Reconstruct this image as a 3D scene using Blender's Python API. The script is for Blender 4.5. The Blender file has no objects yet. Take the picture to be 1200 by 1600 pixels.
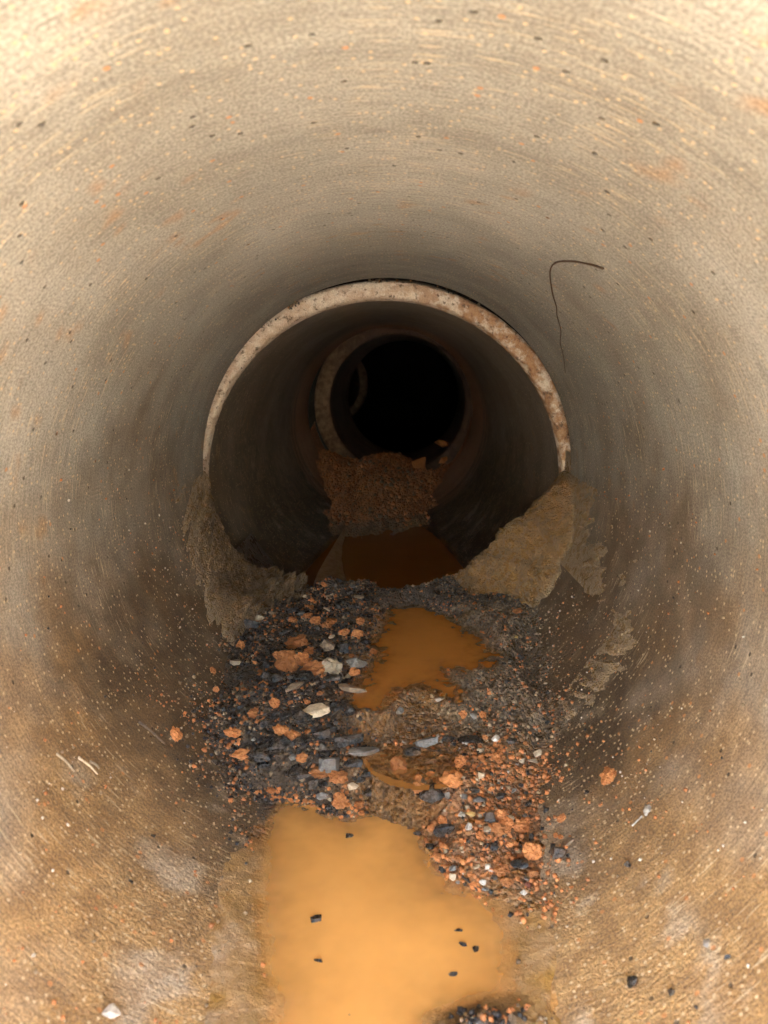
import bpy, bmesh, math, random
import numpy as np
from mathutils import Vector, Matrix, Euler, noise as mnoise

random.seed(7)
rng = np.random.default_rng(11)
sc = bpy.context.scene
COL = sc.collection
R = math.radians

# ------------------------------------------------------------------ camera
CAM = Vector((0.006, 0.0, 0.664))
PITCH = math.atan(200 / 1200)
YAW = math.atan(8 / 1200)
cd = bpy.data.cameras.new('camera')
cd.sensor_fit = 'HORIZONTAL'; cd.sensor_width = 36; cd.lens = 36.0
cd.clip_start = 0.02; cd.clip_end = 2000
cam = bpy.data.objects.new('camera', cd); COL.objects.link(cam)
cam.location = CAM
cam.rotation_euler = Euler((math.pi / 2 - PITCH, 0, YAW), 'XYZ')
cd.dof.use_dof = True; cd.dof.focus_distance = 1.55; cd.dof.aperture_fstop = 9.0
sc.camera = cam
MCAM = cam.rotation_euler.to_matrix()

# ------------------------------------------------------------------ sky, sun, exposure
SUN_EL, SUN_AZ = 58.0, 216.0          # azimuth measured from +Y, clockwise: the sun stands behind the camera
w = bpy.data.worlds.new('World'); sc.world = w; w.use_nodes = True
nt = w.node_tree
sky = nt.nodes.new('ShaderNodeTexSky'); sky.sky_type = 'NISHITA'; sky.sun_disc = False
sky.dust_density = 2.6; sky.sun_elevation = R(SUN_EL); sky.sun_rotation = R(SUN_AZ)
bg = nt.nodes['Background']; bg.inputs['Strength'].default_value = 0.12
nt.links.new(sky.outputs[0], bg.inputs[0])
sd = bpy.data.lights.new('sun', 'SUN'); sd.energy = 4.0; sd.angle = R(0.5); sd.color = (1, .95, .87)
sun = bpy.data.objects.new('sun', sd); COL.objects.link(sun)
sdir = Vector((math.sin(R(SUN_AZ)) * math.cos(R(SUN_EL)), math.cos(R(SUN_AZ)) * math.cos(R(SUN_EL)), math.sin(R(SUN_EL))))
sun.rotation_euler = sdir.to_track_quat('Z', 'Y').to_euler(); sun.location = sdir * 30
vs = sc.view_settings
vs.view_transform = 'Standard'; vs.look = 'None'; vs.gamma = 1; vs.use_curve_mapping = False
vs.exposure = 4.68
cy = sc.cycles
cy.use_denoising = True; cy.use_adaptive_sampling = True; cy.adaptive_threshold = .03; cy.max_bounces = 7; cy.diffuse_bounces = 6; cy.glossy_bounces = 3
cy.caustics_reflective = False; cy.sample_clamp_indirect = 6.0

# ------------------------------------------------------------------ basic measures
RAD = 0.457                # bore of the near pipe; its invert is z = 0
AX = RAD                   # height of its axis
MOUTH = -0.32              # open end behind the camera
YJ = 1.90                  # first joint
WALL = 0.075

def ray(px, py):
    d = MCAM @ Vector(((px - 600) / 1200, -(py - 800) / 1200, -1.0))
    return d

def at_y(px, py, y):
    d = ray(px, py); return CAM + d * ((y - CAM.y) / d.y)

def at_z(px, py, z):
    d = ray(px, py); return CAM + d * ((z - CAM.z) / d.z)

def depth(p):
    return -((MCAM.transposed() @ (Vector(p) - CAM)).z)

def on_bore(px, py):
    d = ray(px, py); ox, oz = CAM.x, CAM.z - AX
    a = d.x ** 2 + d.z ** 2; b = 2 * (ox * d.x + oz * d.z); c = ox ** 2 + oz ** 2 - RAD ** 2
    t = (-b + math.sqrt(b * b - 4 * a * c)) / (2 * a)
    return CAM + d * t

# ------------------------------------------------------------------ numpy noise
_T = rng.random((257, 257)).astype(np.float64); _T[256] = _T[0]; _T[:, 256] = _T[:, 0]
def vnoise(u, v):
    u = np.asarray(u, float) % 256; v = np.asarray(v, float) % 256
    i = np.floor(u).astype(int) % 256; j = np.floor(v).astype(int) % 256
    f = u - np.floor(u); g = v - np.floor(v)
    f = f * f * (3 - 2 * f); g = g * g * (3 - 2 * g)
    return (_T[i, j] * (1 - f) + _T[i + 1, j] * f) * (1 - g) + (_T[i, j + 1] * (1 - f) + _T[i + 1, j + 1] * f) * g * 1.0
def fbm(u, v, o=4):
    s = 0; a = .5; t = 0
    for k in range(o):
        s = s + a * vnoise(u * 2 ** k + 17.3 * k, v * 2 ** k + 9.1 * k); t += a; a *= .55
    return s / t * 2 - 1
def sstep(a, b, x):
    t = np.clip((x - a) / (b - a), 0, 1); return t * t * (3 - 2 * t)
def poly_sd(px, py, poly):
    """signed distance to a polygon, positive inside"""
    px = np.asarray(px, float); py = np.asarray(py, float)
    d = np.full(px.shape, 1e9); ins = np.zeros(px.shape, bool); n = len(poly)
    for k in range(n):
        ax, ay = poly[k]; bx, by = poly[(k + 1) % n]
        ex, ey = bx - ax, by - ay
        t = np.clip(((px - ax) * ex + (py - ay) * ey) / (ex * ex + ey * ey + 1e-12), 0, 1)
        d = np.minimum(d, np.hypot(px - ax - t * ex, py - ay - t * ey))
        c = ((ay > py) != (by > py)) & (px < (bx - ax) * (py - ay) / ((by - ay) if by != ay else 1e-12) + ax)
        ins ^= c
    return np.where(ins, d, -d)

# ------------------------------------------------------------------ object helpers
def tag(o, label=None, cat=None, group=None, kind=None):
    if label: o['label'] = label
    if cat: o['category'] = cat
    if group: o['group'] = group
    if kind: o['kind'] = kind
    return o
def empty(name, loc=(0, 0, 0)):
    o = bpy.data.objects.new(name, None); COL.objects.link(o); o.location = loc; o.empty_display_size = .05
    return o
def link(name, me, mat=None, parent=None, smooth=True):
    if mat: me.materials.append(mat)
    if smooth: me.polygons.foreach_set('use_smooth', [True] * len(me.polygons))
    o = bpy.data.objects.new(name, me); COL.objects.link(o)
    if parent:
        o.parent = parent; o.matrix_parent_inverse = Matrix.Translation(-Vector(parent.location))
    return o
def mesh_from(name, V, F):
    me = bpy.data.meshes.new(name)
    me.from_pydata([tuple(map(float, v)) for v in V], [], [tuple(int(i) for i in f) for f in F]); me.update()
    return me
def grid_faces(nu, nv, closed=False):
    F = []
    for j in range(nv - 1):
        for i in range(nu - (0 if closed else 1)):
            a = j * nu + i; b = j * nu + (i + 1) % nu
            F.append((a, b, b + nu, a + nu))
    return F
def np_mesh(name, V, F):
    """V (n,3) array, F (m,k) array with one face size"""
    me = bpy.data.meshes.new(name); V = np.asarray(V, np.float32); F = np.asarray(F, np.int32)
    me.vertices.add(len(V)); me.vertices.foreach_set('co', V.ravel())
    me.loops.add(F.size); me.loops.foreach_set('vertex_index', F.ravel())
    me.polygons.add(len(F)); me.polygons.foreach_set('loop_start', np.arange(len(F), dtype=np.int32) * F.shape[1])
    me.update(calc_edges=True); me.validate()
    return me
def col_attr(me, C, name='tint'):
    a = me.color_attributes.new(name, 'FLOAT_COLOR', 'POINT')
    C = np.concatenate([np.asarray(C, np.float32), np.ones((len(C), 1), np.float32)], 1)
    a.data.foreach_set('color', C.ravel())

# ------------------------------------------------------------------ material helpers
class NT:
    def __init__(s, name):
        s.m = bpy.data.materials.new(name); s.m.use_nodes = True
        s.t = s.m.node_tree; s.b = s.t.nodes['Principled BSDF']
    def n(s, ty, **kw):
        x = s.t.nodes.new('ShaderNode' + ty)
        for k, v in kw.items(): setattr(x, k, v)
        return x
    def l(s, a, b): s.t.links.new(a, b)
    def val(s, sock, v):
        if isinstance(v, bpy.types.NodeSocket): s.l(v, sock)
        else: sock.default_value = v
    def math(s, op, a, b=0.0, c=None, clamp=False):
        x = s.n('Math', operation=op); x.use_clamp = clamp
        s.val(x.inputs[0], a); s.val(x.inputs[1], b)
        if c is not None: s.val(x.inputs[2], c)
        return x.outputs[0]
    def mapr(s, v, a, b, c=0., d=1., smooth=True):
        x = s.n('MapRange'); x.interpolation_type = 'SMOOTHSTEP' if smooth else 'LINEAR'
        s.val(x.inputs[0], v)
        for k, q in zip((1, 2, 3, 4), (a, b, c, d)): s.val(x.inputs[k], q)
        return x.outputs[0]
    def mix(s, f, a, b, blend='MIX'):
        x = s.n('Mix', data_type='RGBA', blend_type=blend)
        s.val(x.inputs[0], f)
        for i, q in ((6, a), (7, b)):
            s.val(x.inputs[i], q if isinstance(q, bpy.types.NodeSocket) else (*q, 1))
        return x.outputs[2]
    def noise(s, vec, scale, detail=3, rough=.55, out=0, dist=0., dim='3D'):
        x = s.n('TexNoise', noise_dimensions=dim); s.l(vec, x.inputs['Vector'])
        x.inputs['Scale'].default_value = scale; x.inputs['Detail'].default_value = detail
        x.inputs['Roughness'].default_value = rough; x.inputs['Distortion'].default_value = dist
        return x.outputs[out]
    def voro(s, vec, scale, out='Distance', feature='F1', rand=1.):
        x = s.n('TexVoronoi', feature=feature); s.l(vec, x.inputs['Vector'])
        x.inputs['Scale'].default_value = scale; x.inputs['Randomness'].default_value = rand
        return x.outputs[out]
    def vscale(s, vec, sx, sy, sz):
        x = s.n('Mapping'); s.l(vec, x.inputs[0]); x.inputs['Scale'].default_value = (sx, sy, sz)
        return x.outputs[0]
    def bump(s, h, strength, dist, prev=None):
        x = s.n('Bump'); x.inputs['Strength'].default_value = strength; x.inputs['Distance'].default_value = dist
        s.l(h, x.inputs['Height'])
        if prev is not None: s.l(prev, x.inputs['Normal'])
        return x.outputs[0]
    def attr(s, name):
        x = s.n('Attribute'); x.attribute_name = name; return x
    def done(s, color=None, rough=None, normal=None, spec=None, **kw):
        if color is not None: s.val(s.b.inputs['Base Color'], color if isinstance(color, bpy.types.NodeSocket) else (*color, 1))
        if rough is not None: s.val(s.b.inputs['Roughness'], rough)
        if normal is not None: s.l(normal, s.b.inputs['Normal'])
        if spec is not None: s.val(s.b.inputs['Specular IOR Level'], spec)
        for k, v in kw.items(): s.val(s.b.inputs[k], v)
        return s.m

def concrete(name):
    """cast pipe bore: circumferential trowel streaks, pinholes and clinging specks; broad colour comes from the mesh attribute
    tint (bare concrete and the silt tide mark) and low (how thick the silt film is)"""
    N = NT(name)
    uv = N.n('UVMap').outputs[0]
    pos = N.n('NewGeometry').outputs['Position']
    c = N.attr('tint').outputs['Color']; lw = N.attr('low').outputs['Fac']; dr = N.attr('dash').outputs['Fac']
    fine = N.noise(uv, 300, 2, .7, dim='2D')
    streak = N.noise(N.vscale(uv, 20, 260, 1), 1.0, 2, .6, dim='2D')
    c = N.mix(N.mapr(fine, .36, .64, 0, .78), N.mix(.35, c, (1.0, .94, .86), 'SOFT_LIGHT'), N.mix(.5, c, (.045, .035, .025)))
    c = N.mix(N.mapr(streak, .52, .30, 0, .30), c, (.10, .085, .065))
    c = N.mix(N.math('MULTIPLY', N.mapr(streak, .62, .72, 0, .6), dr), c, (.72, .60, .40))
    for sc_, th, d0, d1, colr, ch in ((150, .28, .78, .93, (.74, .58, .36), 0), (55, .15, .80, .97, (.60, .27, .10), 1)):
        v = N.n('TexVoronoi', voronoi_dimensions='2D'); N.l(uv, v.inputs['Vector']); v.inputs['Scale'].default_value = sc_
        q = N.n('SeparateColor'); N.l(v.outputs['Color'], q.inputs[0])
        on = N.math('MULTIPLY', N.math('LESS_THAN', v.outputs['Distance'], th), N.math('GREATER_THAN', q.outputs[0], N.mapr(lw, 0, 1, d1, d0, False)))
        c = N.mix(N.math('MULTIPLY', on, .75), c, colr)
        if ch:
            pin = N.math('MULTIPLY', N.mapr(v.outputs['Distance'], .17, .09), N.math('GREATER_THAN', q.outputs[1], .962))
            c = N.mix(N.math('MULTIPLY', pin, .75), c, (.05, .04, .03))
    rip = N.noise(uv, 170, 3, .7, dim='2D')
    h = N.math('ADD', N.math('MULTIPLY', fine, .16), N.math('MULTIPLY', streak, .18))
    h = N.math('ADD', h, N.math('MULTIPLY', rip, N.math('MULTIPLY_ADD', lw, 1.9, .15)))
    h = N.math('SUBTRACT', h, N.math('MULTIPLY', pin, .8))
    nm = N.bump(h, .85, .003)
    rough = N.mapr(lw, .3, 1, .72, .42, False)
    return N.done(c, rough, nm, .4)

def bore_attrs(me, lo, hi, silt, stain=1.0, red=None):
    """broad colouring of a pipe bore, stored on its vertices"""
    n = len(me.vertices); co = np.empty(n * 3); me.vertices.foreach_get('co', co); co = co.reshape(-1, 3)
    fr = lambda k, sc, o=4: np.array([mnoise.fractal(Vector(p) * sc + Vector((k * 7.7, 0, k)), .8, 2, o) for p in co])
    big = fr(1, 2.2, 3); mid = fr(2, 9, 4); sm = fr(3, 30, 3)
    ang = np.arctan2(co[:, 0], co[:, 2] - AX)
    band = fbm(np.abs(ang) * .6 + 5, co[:, 1] * 30, 4); spot = fr(4, 22, 3); area = fr(5, 3, 2); dash = fr(6, 6, 3)
    z = co[:, 2]
    C = np.array(lo) + (np.array(hi) - np.array(lo)) * sstep(-.4, .4, big)[:, None]
    far_dark = sstep(1.30, 1.62, co[:, 1] + .25 * big + .10 * mid)[:, None] * .45  # concrete darker from a little before the joint inward
    C = C * (1 - far_dark) + C * np.array((.5, .47, .42)) * far_dark
    C = C * (1 - .12 * sstep(0, .5, band)[:, None]); C = C * (1 + .10 * mid[:, None])
    rust = (sstep(.50, .66, spot) * sstep(.05, .3, area) * .5)[:, None]
    C = C * (1 - rust) + np.array((.50, .27, .11)) * rust
    lvl = z + mid * .10 + big * .16 + sm * .03
    st = (np.clip(sstep(.66, .10, lvl) * .80 + sstep(.95, .40, lvl) * .22, 0, .95) * stain)[:, None]
    nr = sstep(1.12, .66, co[:, 1] + .10 * mid)[:, None]; silt = [np.array(silt[0]) * (1 - nr) + np.array((.36, .205, .078)) * nr, np.array(silt[1]) * (1 - nr) + np.array((.54, .32, .125)) * nr]
    S = silt[0] + (silt[1] - silt[0]) * sstep(-.3, .3, sm + .5 * mid)[:, None]
    C = C * (1 - st) + S * st
    low = sstep(.34, .08, lvl)
    wetf = (sstep(.36, .17, lvl) * sstep(.88, 1.15, co[:, 1] + .15 * mid) * sstep(-.45, .1, mid + .6 * sm) * .8)[:, None]
    C = C * (1 - wetf) + C * .42 * wetf
    low = low * np.clip(.55 + .9 * mid + .4 * sm, .12, 1)
    dry = (sstep(.25, .5, fr(7, 11, 4)) * low * (.40 + .5 * sstep(.95, .75, co[:, 1])))[:, None]
    C = C * (1 - dry) + np.array((.66, .57, .44)) * dry
    if red:
        y0, y1, rc = red; rb = (sstep(y0, y1, co[:, 1] + band * .3) * .75)[:, None]; C = C * (1 - rb) + np.array(rc) * rb
    col_attr(me, np.clip(C, .01, 1))
    for nm, v in (('low', low), ('dash', sstep(-.05, .35, dash))):
        a = me.attributes.new(nm, 'FLOAT', 'POINT'); a.data.foreach_set('value', v.astype(np.float32))
    return me

def mud(name, grain=160, rough=.5, bumpd=.006, speck=True, crumb=130, cw=.9):
    N = NT(name); pos = N.n('NewGeometry').outputs['Position']
    t = N.attr('tint').outputs['Color']
    n1 = N.noise(pos, 45, 3, .65); n2 = N.noise(pos, grain, 3, .65); n3 = N.noise(pos, 520, 2)
    c = N.mix(N.mapr(n1, .3, .7, 0, .55), t, N.mix(.5, t, (.10, .07, .045)))
    c = N.mix(N.mapr(n2, .52, .72, 0, .6), c, N.mix(.45, t, (.52, .36, .20)))
    if speck:
        v = N.n('TexVoronoi'); N.l(pos, v.inputs['Vector']); v.inputs['Scale'].default_value = 190
        q = N.n('SeparateColor'); N.l(v.outputs['Color'], q.inputs[0])
        on = N.math('MULTIPLY', N.math('LESS_THAN', v.outputs['Distance'], .33), N.math('GREATER_THAN', q.outputs[0], .80))
        c = N.mix(N.math('MULTIPLY', on, .75), c, (.50, .24, .10))
        on2 = N.math('MULTIPLY', N.math('LESS_THAN', v.outputs['Distance'], .33), N.math('GREATER_THAN', q.outputs[1], .84))
        c = N.mix(N.math('MULTIPLY', on2, .75), c, (.05, .05, .055))
    v1 = N.n('TexVoronoi'); N.l(pos, v1.inputs['Vector']); v1.inputs['Scale'].default_value = crumb
    h = N.math('ADD', N.math('MULTIPLY', n2, .8), N.math('MULTIPLY', n3, .3))
    h = N.math('SUBTRACT', h, N.math('MULTIPLY', v1.outputs['Distance'], cw))
    c = N.mix(N.mapr(v1.outputs['Distance'], .45, .75, 0, .6 * cw), c, (.05, .036, .022))  # shade in the crevices between crumbs put into the colour
    nm = N.bump(h, 1.0, bumpd)
    rg = N.mapr(n1, .3, .7, rough - .14, rough + .14)
    return N.done(c, rg, nm, .5)

def stone_mat(name, a, b, rough, scale=120, spec=.5, bumpd=.002, coat=0.):
    N = NT(name); oc = N.n('TexCoord').outputs['Object']
    inf = N.n('ObjectInfo').outputs['Random']
    pos = N.n('NewGeometry').outputs['Position']
    n1 = N.noise(pos, scale, 4, .7); n2 = N.noise(pos, scale * 5, 2)
    c = N.mix(N.mapr(n1, .35, .65), a, b)
    c = N.mix(N.mapr(n2, .60, .75, 0, .35), c, tuple(min(1, v * 2.2 + .02) for v in b))
    if coat: c = N.mix(N.mapr(N.noise(pos, 55, 3, .65), .42, .62, 0, coat), c, (.19, .115, .055))
    hs = N.n('HueSaturation'); N.l(c, hs.inputs['Color']); N.l(N.mapr(inf, 0, 1, .65, 1.35, False), hs.inputs['Value'])
    c = hs.outputs[0]
    nm = N.bump(N.math('ADD', n1, N.math('MULTIPLY', n2, .4)), .8, bumpd)
    return N.done(c, N.mapr(n1, .3, .7, rough * .7, min(1, rough * 1.3)), nm, spec)

def water_mat(name, col, murk):
    """silty water: opacity follows its real depth over the bed (attribute depth, metres)"""
    N = NT(name)
    d = N.attr('depth').outputs['Fac']
    pos = N.n('NewGeometry').outputs['Position']
    k = N.math('MULTIPLY', d, -1.0 / murk)
    op = N.math('SUBTRACT', 1.0, N.math('POWER', 2.71828, k), clamp=True)
    n = N.noise(pos, 7, 4, .6); rp = N.noise(N.vscale(pos, 1, 1.6, 1), 26, 2)
    c = N.mix(N.mapr(n, .3, .7, 0, .5), col, tuple(v * .82 for v in col))
    nm = N.bump(rp, .10, .0012)
    m = N.done(c, .09, nm, .5, IOR=1.33)
    tr = N.n('BsdfTransparent'); mx = N.n('MixShader'); out = N.t.nodes['Material Output']
    N.l(op, mx.inputs[0]); N.l(tr.outputs[0], mx.inputs[1]); N.l(N.b.outputs[0], mx.inputs[2])
    N.l(mx.outputs[0], out.inputs[0])
    return m

M = {}
M['bore'] = concrete('bore_concrete')
M['shell'] = stone_mat('shell_concrete', (.24, .20, .15), (.32, .26, .19), .8, 20)
SILT = ((.125, .074, .031), (.20, .122, .054))
def rim_mat():
    N = NT('rim_concrete'); pos = N.n('NewGeometry').outputs['Position']
    sep = N.n('SeparateXYZ'); N.l(pos, sep.inputs[0])
    n1 = N.noise(pos, 26, 5, .7); n2 = N.noise(pos, 260, 3, .65); n3 = N.noise(pos, 60, 4, .7)
    c = N.mix(N.mapr(n2, .35, .65), (.60, .51, .39), (.80, .70, .55))
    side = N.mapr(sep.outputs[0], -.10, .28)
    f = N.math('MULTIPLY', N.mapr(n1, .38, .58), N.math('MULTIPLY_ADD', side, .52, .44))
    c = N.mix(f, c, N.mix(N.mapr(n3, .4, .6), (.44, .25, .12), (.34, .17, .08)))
    c = N.mix(N.mapr(n3, .54, .66, 0, .85), c, (.13, .09, .055))
    c = N.mix(N.mapr(n2, .60, .75, 0, .6), c, (.16, .10, .06))
    return N.done(c, .8, N.bump(N.math('ADD', n2, n3), .9, .003), .3)
M['rim'] = rim_mat()
def rim2_mat():
    N = NT('stained_rim'); pos = N.n('NewGeometry').outputs['Position']
    sep = N.n('SeparateXYZ'); N.l(pos, sep.inputs[0])
    n1 = N.noise(pos, 30, 4, .7); n2 = N.noise(pos, 7, 3, .6)
    c = N.mix(N.mapr(n1, .35, .65), (.12, .072, .038), (.25, .16, .09))
    f = N.mapr(N.math('ADD', sep.outputs[0], N.math('MULTIPLY', N.math('SUBTRACT', n2, .5), .5)), -.32, -.05)
    c = N.mix(N.math('MULTIPLY', f, .85), c, (.07, .04, .025))
    return N.done(c, .8, N.bump(n1, .9, .01), .3)
M['rim2'] = rim2_mat()
M['mud'] = mud('wet_mud', 140, .32, .011, True, 130, .75)
M['silt'] = mud('smooth_silt', 170, .46, .0035, False, 220, .15)
M['bank'] = mud('bank_mud', 150, .30, .012, False, 230, .4)
M['heap'] = mud('clay_heap', 110, .55, .012)
M['dark'] = stone_mat('dark_granite', (.011, .011, .011), (.042, .041, .039), .26, 160, .5, .003, .22)
M['grey'] = stone_mat('grey_granite', (.14, .135, .125), (.30, .29, .265), .45, 260, .4, .003, .4)
M['brown'] = stone_mat('brown_stone', (.13, .095, .06), (.27, .20, .13), .4, 150)
M['tan'] = stone_mat('tan_stone', (.36, .28, .18), (.55, .45, .31), .55, 150)
M['white'] = stone_mat('white_quartz', (.46, .43, .37), (.66, .63, .56), .45, 120, .5, .003, .45)
M['yellow'] = stone_mat('yellow_stone', (.60, .40, .13), (.72, .52, .22), .5, 120)
M['clay'] = stone_mat('orange_clay', (.40, .145, .045), (.60, .26, .095), .75, 190, .3, .006)
M['maroon'] = stone_mat('maroon_stone', (.09, .025, .015), (.16, .05, .03), .4, 120)
M['root'] = stone_mat('root_bark', (.07, .04, .02), (.14, .08, .045), .7, 400)
M['twig'] = stone_mat('twig_bark', (.12, .085, .055), (.26, .20, .14), .7, 300)
M['blacktwig'] = stone_mat('wet_twig', (.02, .014, .01), (.06, .04, .03), .5, 300)
M['water'] = water_mat('silty_water', (.93, .47, .13), .0075)
M['water2'] = water_mat('brown_water', (.56, .225, .045), .006)
M['water4'] = water_mat('trickle_water', (.42, .19, .05), .012)
M['water3'] = water_mat('dark_water', (.36, .15, .032), .006)
def earth_mat():
    N = NT('clay_ground'); pos = N.n('NewGeometry').outputs['Position']
    n1 = N.noise(pos, 1.3, 5, .6); n2 = N.noise(pos, 18, 5, .65)
    c = N.mix(N.mapr(n1, .3, .7), (.42, .40, .365), (.52, .50, .46))
    c = N.mix(N.mapr(n2, .4, .7, 0, .5), c, (.33, .28, .22))
    return N.done(c, .9, N.bump(n2, .8, .05), .2)
M['earth'] = earth_mat()
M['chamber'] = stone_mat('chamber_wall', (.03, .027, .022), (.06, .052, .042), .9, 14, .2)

# ------------------------------------------------------------------ ground outside, with the cutting the pipe opens into
def build_ground():
    def axis(fine, lim, step, far):
        a = list(np.arange(-fine, fine + 1e-6, step)); s = step; p = fine; b = []
        while p < far: s *= 1.35; p += s; b.append(p)
        return np.array([-v for v in b[::-1]] + a + b)
    xs = axis(1.2, 0, .05, 600); ys = axis(1.6, 0, .05, 600) - .4
    X, Y = np.meshgrid(xs, ys)
    Z = -.10 + 2.3 * sstep(-.42, .75, Y) * (1 - sstep(30, 60, Y)) \
        + fbm(X * 1.1 + 40, Y * 1.1 + 40, 4) * .10 * sstep(.45, 1.1, np.abs(X)) \
        + fbm(X * .05 + 9, Y * .05, 3) * 1.2 * sstep(6, 40, np.hypot(X, Y))
    V = np.stack([X, Y, Z], -1).reshape(-1, 3)
    nx, ny = len(xs), len(ys)
    inside = ((V[:, 0] ** 2 + (V[:, 2] - AX) ** 2) < (RAD + WALL - .005) ** 2) & (V[:, 1] > MOUTH) & (V[:, 1] < 12)
    F = [f for f in grid_faces(nx, ny) if not any(inside[i] for i in f)]
    o = link('ground', np_mesh('ground', V, F), M['earth'])
    tag(o, 'pale clay and gravel ground outside the pipe mouth', None, kind='structure')
build_ground()

# ------------------------------------------------------------------ pipes
def tube(c0, c1, r0, r1, nu=160, nv=40, inward=True, wob=0.0):
    c0 = Vector(c0); c1 = Vector(c1)
    V = []; UV = []
    for j in range(nv + 1):
        s = j / nv; c = c0.lerp(c1, s); r = r0 + (r1 - r0) * s
        for i in range(nu + 1):
            a = 2 * math.pi * i / nu - math.pi / 2
            V.append((c.x + r * math.cos(a), c.y, c.z + r * math.sin(a)))
            UV.append((a * r, c.y))
    F = []
    n = nu + 1
    for j in range(nv):
        for i in range(nu):
            a = j * n + i
            f = (a, a + 1, a + n + 1, a + n)
            F.append(f if inward else f[::-1])
    me = mesh_from('tube', V, F)
    uv = me.uv_layers.new(name='UVMap')
    uv.data.foreach_set('uv', np.array([UV[l.vertex_index] for l in me.loops], np.float32).ravel())
    return me

def ring_face(c, r0, r1, depth_, seed, chip=.004, nu=400, nr=7):
    """worn end face of a pipe: bevelled inner and outer arris, chipped edges, with real depth behind"""
    V = []
    prof = [(0, depth_), (0, .010), (.10, .003), (.3, 0), (.55, 0), (.8, .001), (.95, .006), (1, .016), (1, depth_)]
    for k, (s, d) in enumerate(prof):
        for i in range(nu):
            a = 2 * math.pi * i / nu + math.pi / 2
            p = Vector((math.cos(a), math.sin(a), seed))
            nz = mnoise.fractal(p * 9, .9, 2, 4); nz2 = mnoise.fractal(p * 40 + Vector((s * 5, 0, 0)), .9, 2, 3)
            r = r0 + (r1 - r0) * s
            edge = 1 if k in (1, 2, 6, 7) else .35
            dd = d + max(0, nz) * chip * edge * 1.6 + nz2 * chip * .35 * (0 if k in (0, 8) else 1)
            rr = r + (chip * .7 * abs(nz) if k in (1, 2) else 0)
            V.append((c[0] + rr * math.cos(a), c[1] + dd, c[2] + rr * math.sin(a)))
    F = []
    for k in range(len(prof) - 1):
        for i in range(nu):
            a = k * nu + i; b = k * nu + (i + 1) % nu
            F.append((a, a + nu, b + nu, b))
    return mesh_from('rim', V, F)

def outer_shell(c0, c1, ri, ro, nu=64):
    """outside of a pipe with both ends closed down to the bore radius"""
    V = []
    c0 = Vector(c0); c1 = Vector(c1)
    for c, r in ((c0, ri + .002), (c0, ro), (c1, ro), (c1, ri + .002)):
        for i in range(nu):
            a = 2 * math.pi * i / nu
            V.append((c.x + r * math.cos(a), c.y, c.z + r * math.sin(a)))
    return mesh_from('shell', V, grid_faces(nu, 4, True))

# near pipe
P1 = empty('concrete_pipe', (0, MOUTH, 0))
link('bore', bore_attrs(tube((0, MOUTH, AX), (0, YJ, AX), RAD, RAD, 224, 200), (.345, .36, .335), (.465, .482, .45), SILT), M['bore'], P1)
link('outer_wall', outer_shell((0, MOUTH, AX), (0, YJ - .10, AX), RAD, RAD + WALL), M['shell'], P1, False)
link('bell_socket', outer_shell((0, YJ - .14, AX - .01), (0, YJ + .30, AX - .01), .60, .68), M['shell'], P1, False)
link('bell_shoulder', outer_shell((0, YJ - .13, AX - .01), (0, YJ - .004, AX - .01), RAD + .012, .61), M['shell'], P1, False)
tag(P1, 'nearest pale concrete pipe surrounding the view, walls stained with mud', 'pipe')

# second pipe, dropped a little at the joint
def circ(l, r, t, y):
    a = at_y(*l, y); b = at_y(*r, y); c = at_y(*t, y)
    # circle through three points in the x-z plane
    ax, az, bx, bz, cx, cz = a.x, a.z, b.x, b.z, c.x, c.z
    d = 2 * (ax * (bz - cz) + bx * (cz - az) + cx * (az - bz))
    ux = ((ax**2 + az**2) * (bz - cz) + (bx**2 + bz**2) * (cz - az) + (cx**2 + cz**2) * (az - bz)) / d
    uz = ((ax**2 + az**2) * (cx - bx) + (bx**2 + bz**2) * (ax - cx) + (cx**2 + cz**2) * (bx - ax)) / d
    return Vector((ux, y, uz)), math.hypot(ux - ax, uz - az)
Y2 = YJ + .065
YE = 4.15
YC = 4.26
c2a, r2a = circ((323, 705), (876, 705), (602, 467), Y2)
c2b, r2b = circ((481, 640), (738, 640), (609, 512), YE)
c3, r3 = circ((515, 625), (727, 625), (620, 522), YC)
print('joint1 circle', circ((316, 720), (892, 720), (604, 432), YJ))
print('pipe2', c2a, r2a, c2b, r2b, 'pipe3', c3, r3)
RP2 = r2a
P2 = empty('concrete_pipe', (c2a.x, Y2, c2a.z - r2a))
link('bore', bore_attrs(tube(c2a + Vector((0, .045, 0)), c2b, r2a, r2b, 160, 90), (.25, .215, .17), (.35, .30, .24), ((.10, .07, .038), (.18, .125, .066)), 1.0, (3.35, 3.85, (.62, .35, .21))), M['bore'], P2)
link('rim', ring_face(c2a, r2a, r2a + .046, .05, 3.3, .0075, 500), M['rim'], P2)
link('outer_wall', outer_shell(c2a + Vector((0, .03, 0)), c2b, r2a + .02, r2a + .045), M['shell'], P2, False)
tag(P2, 'second concrete pipe, dropped at the joint, pale worn rim facing the viewer', 'pipe')
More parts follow.
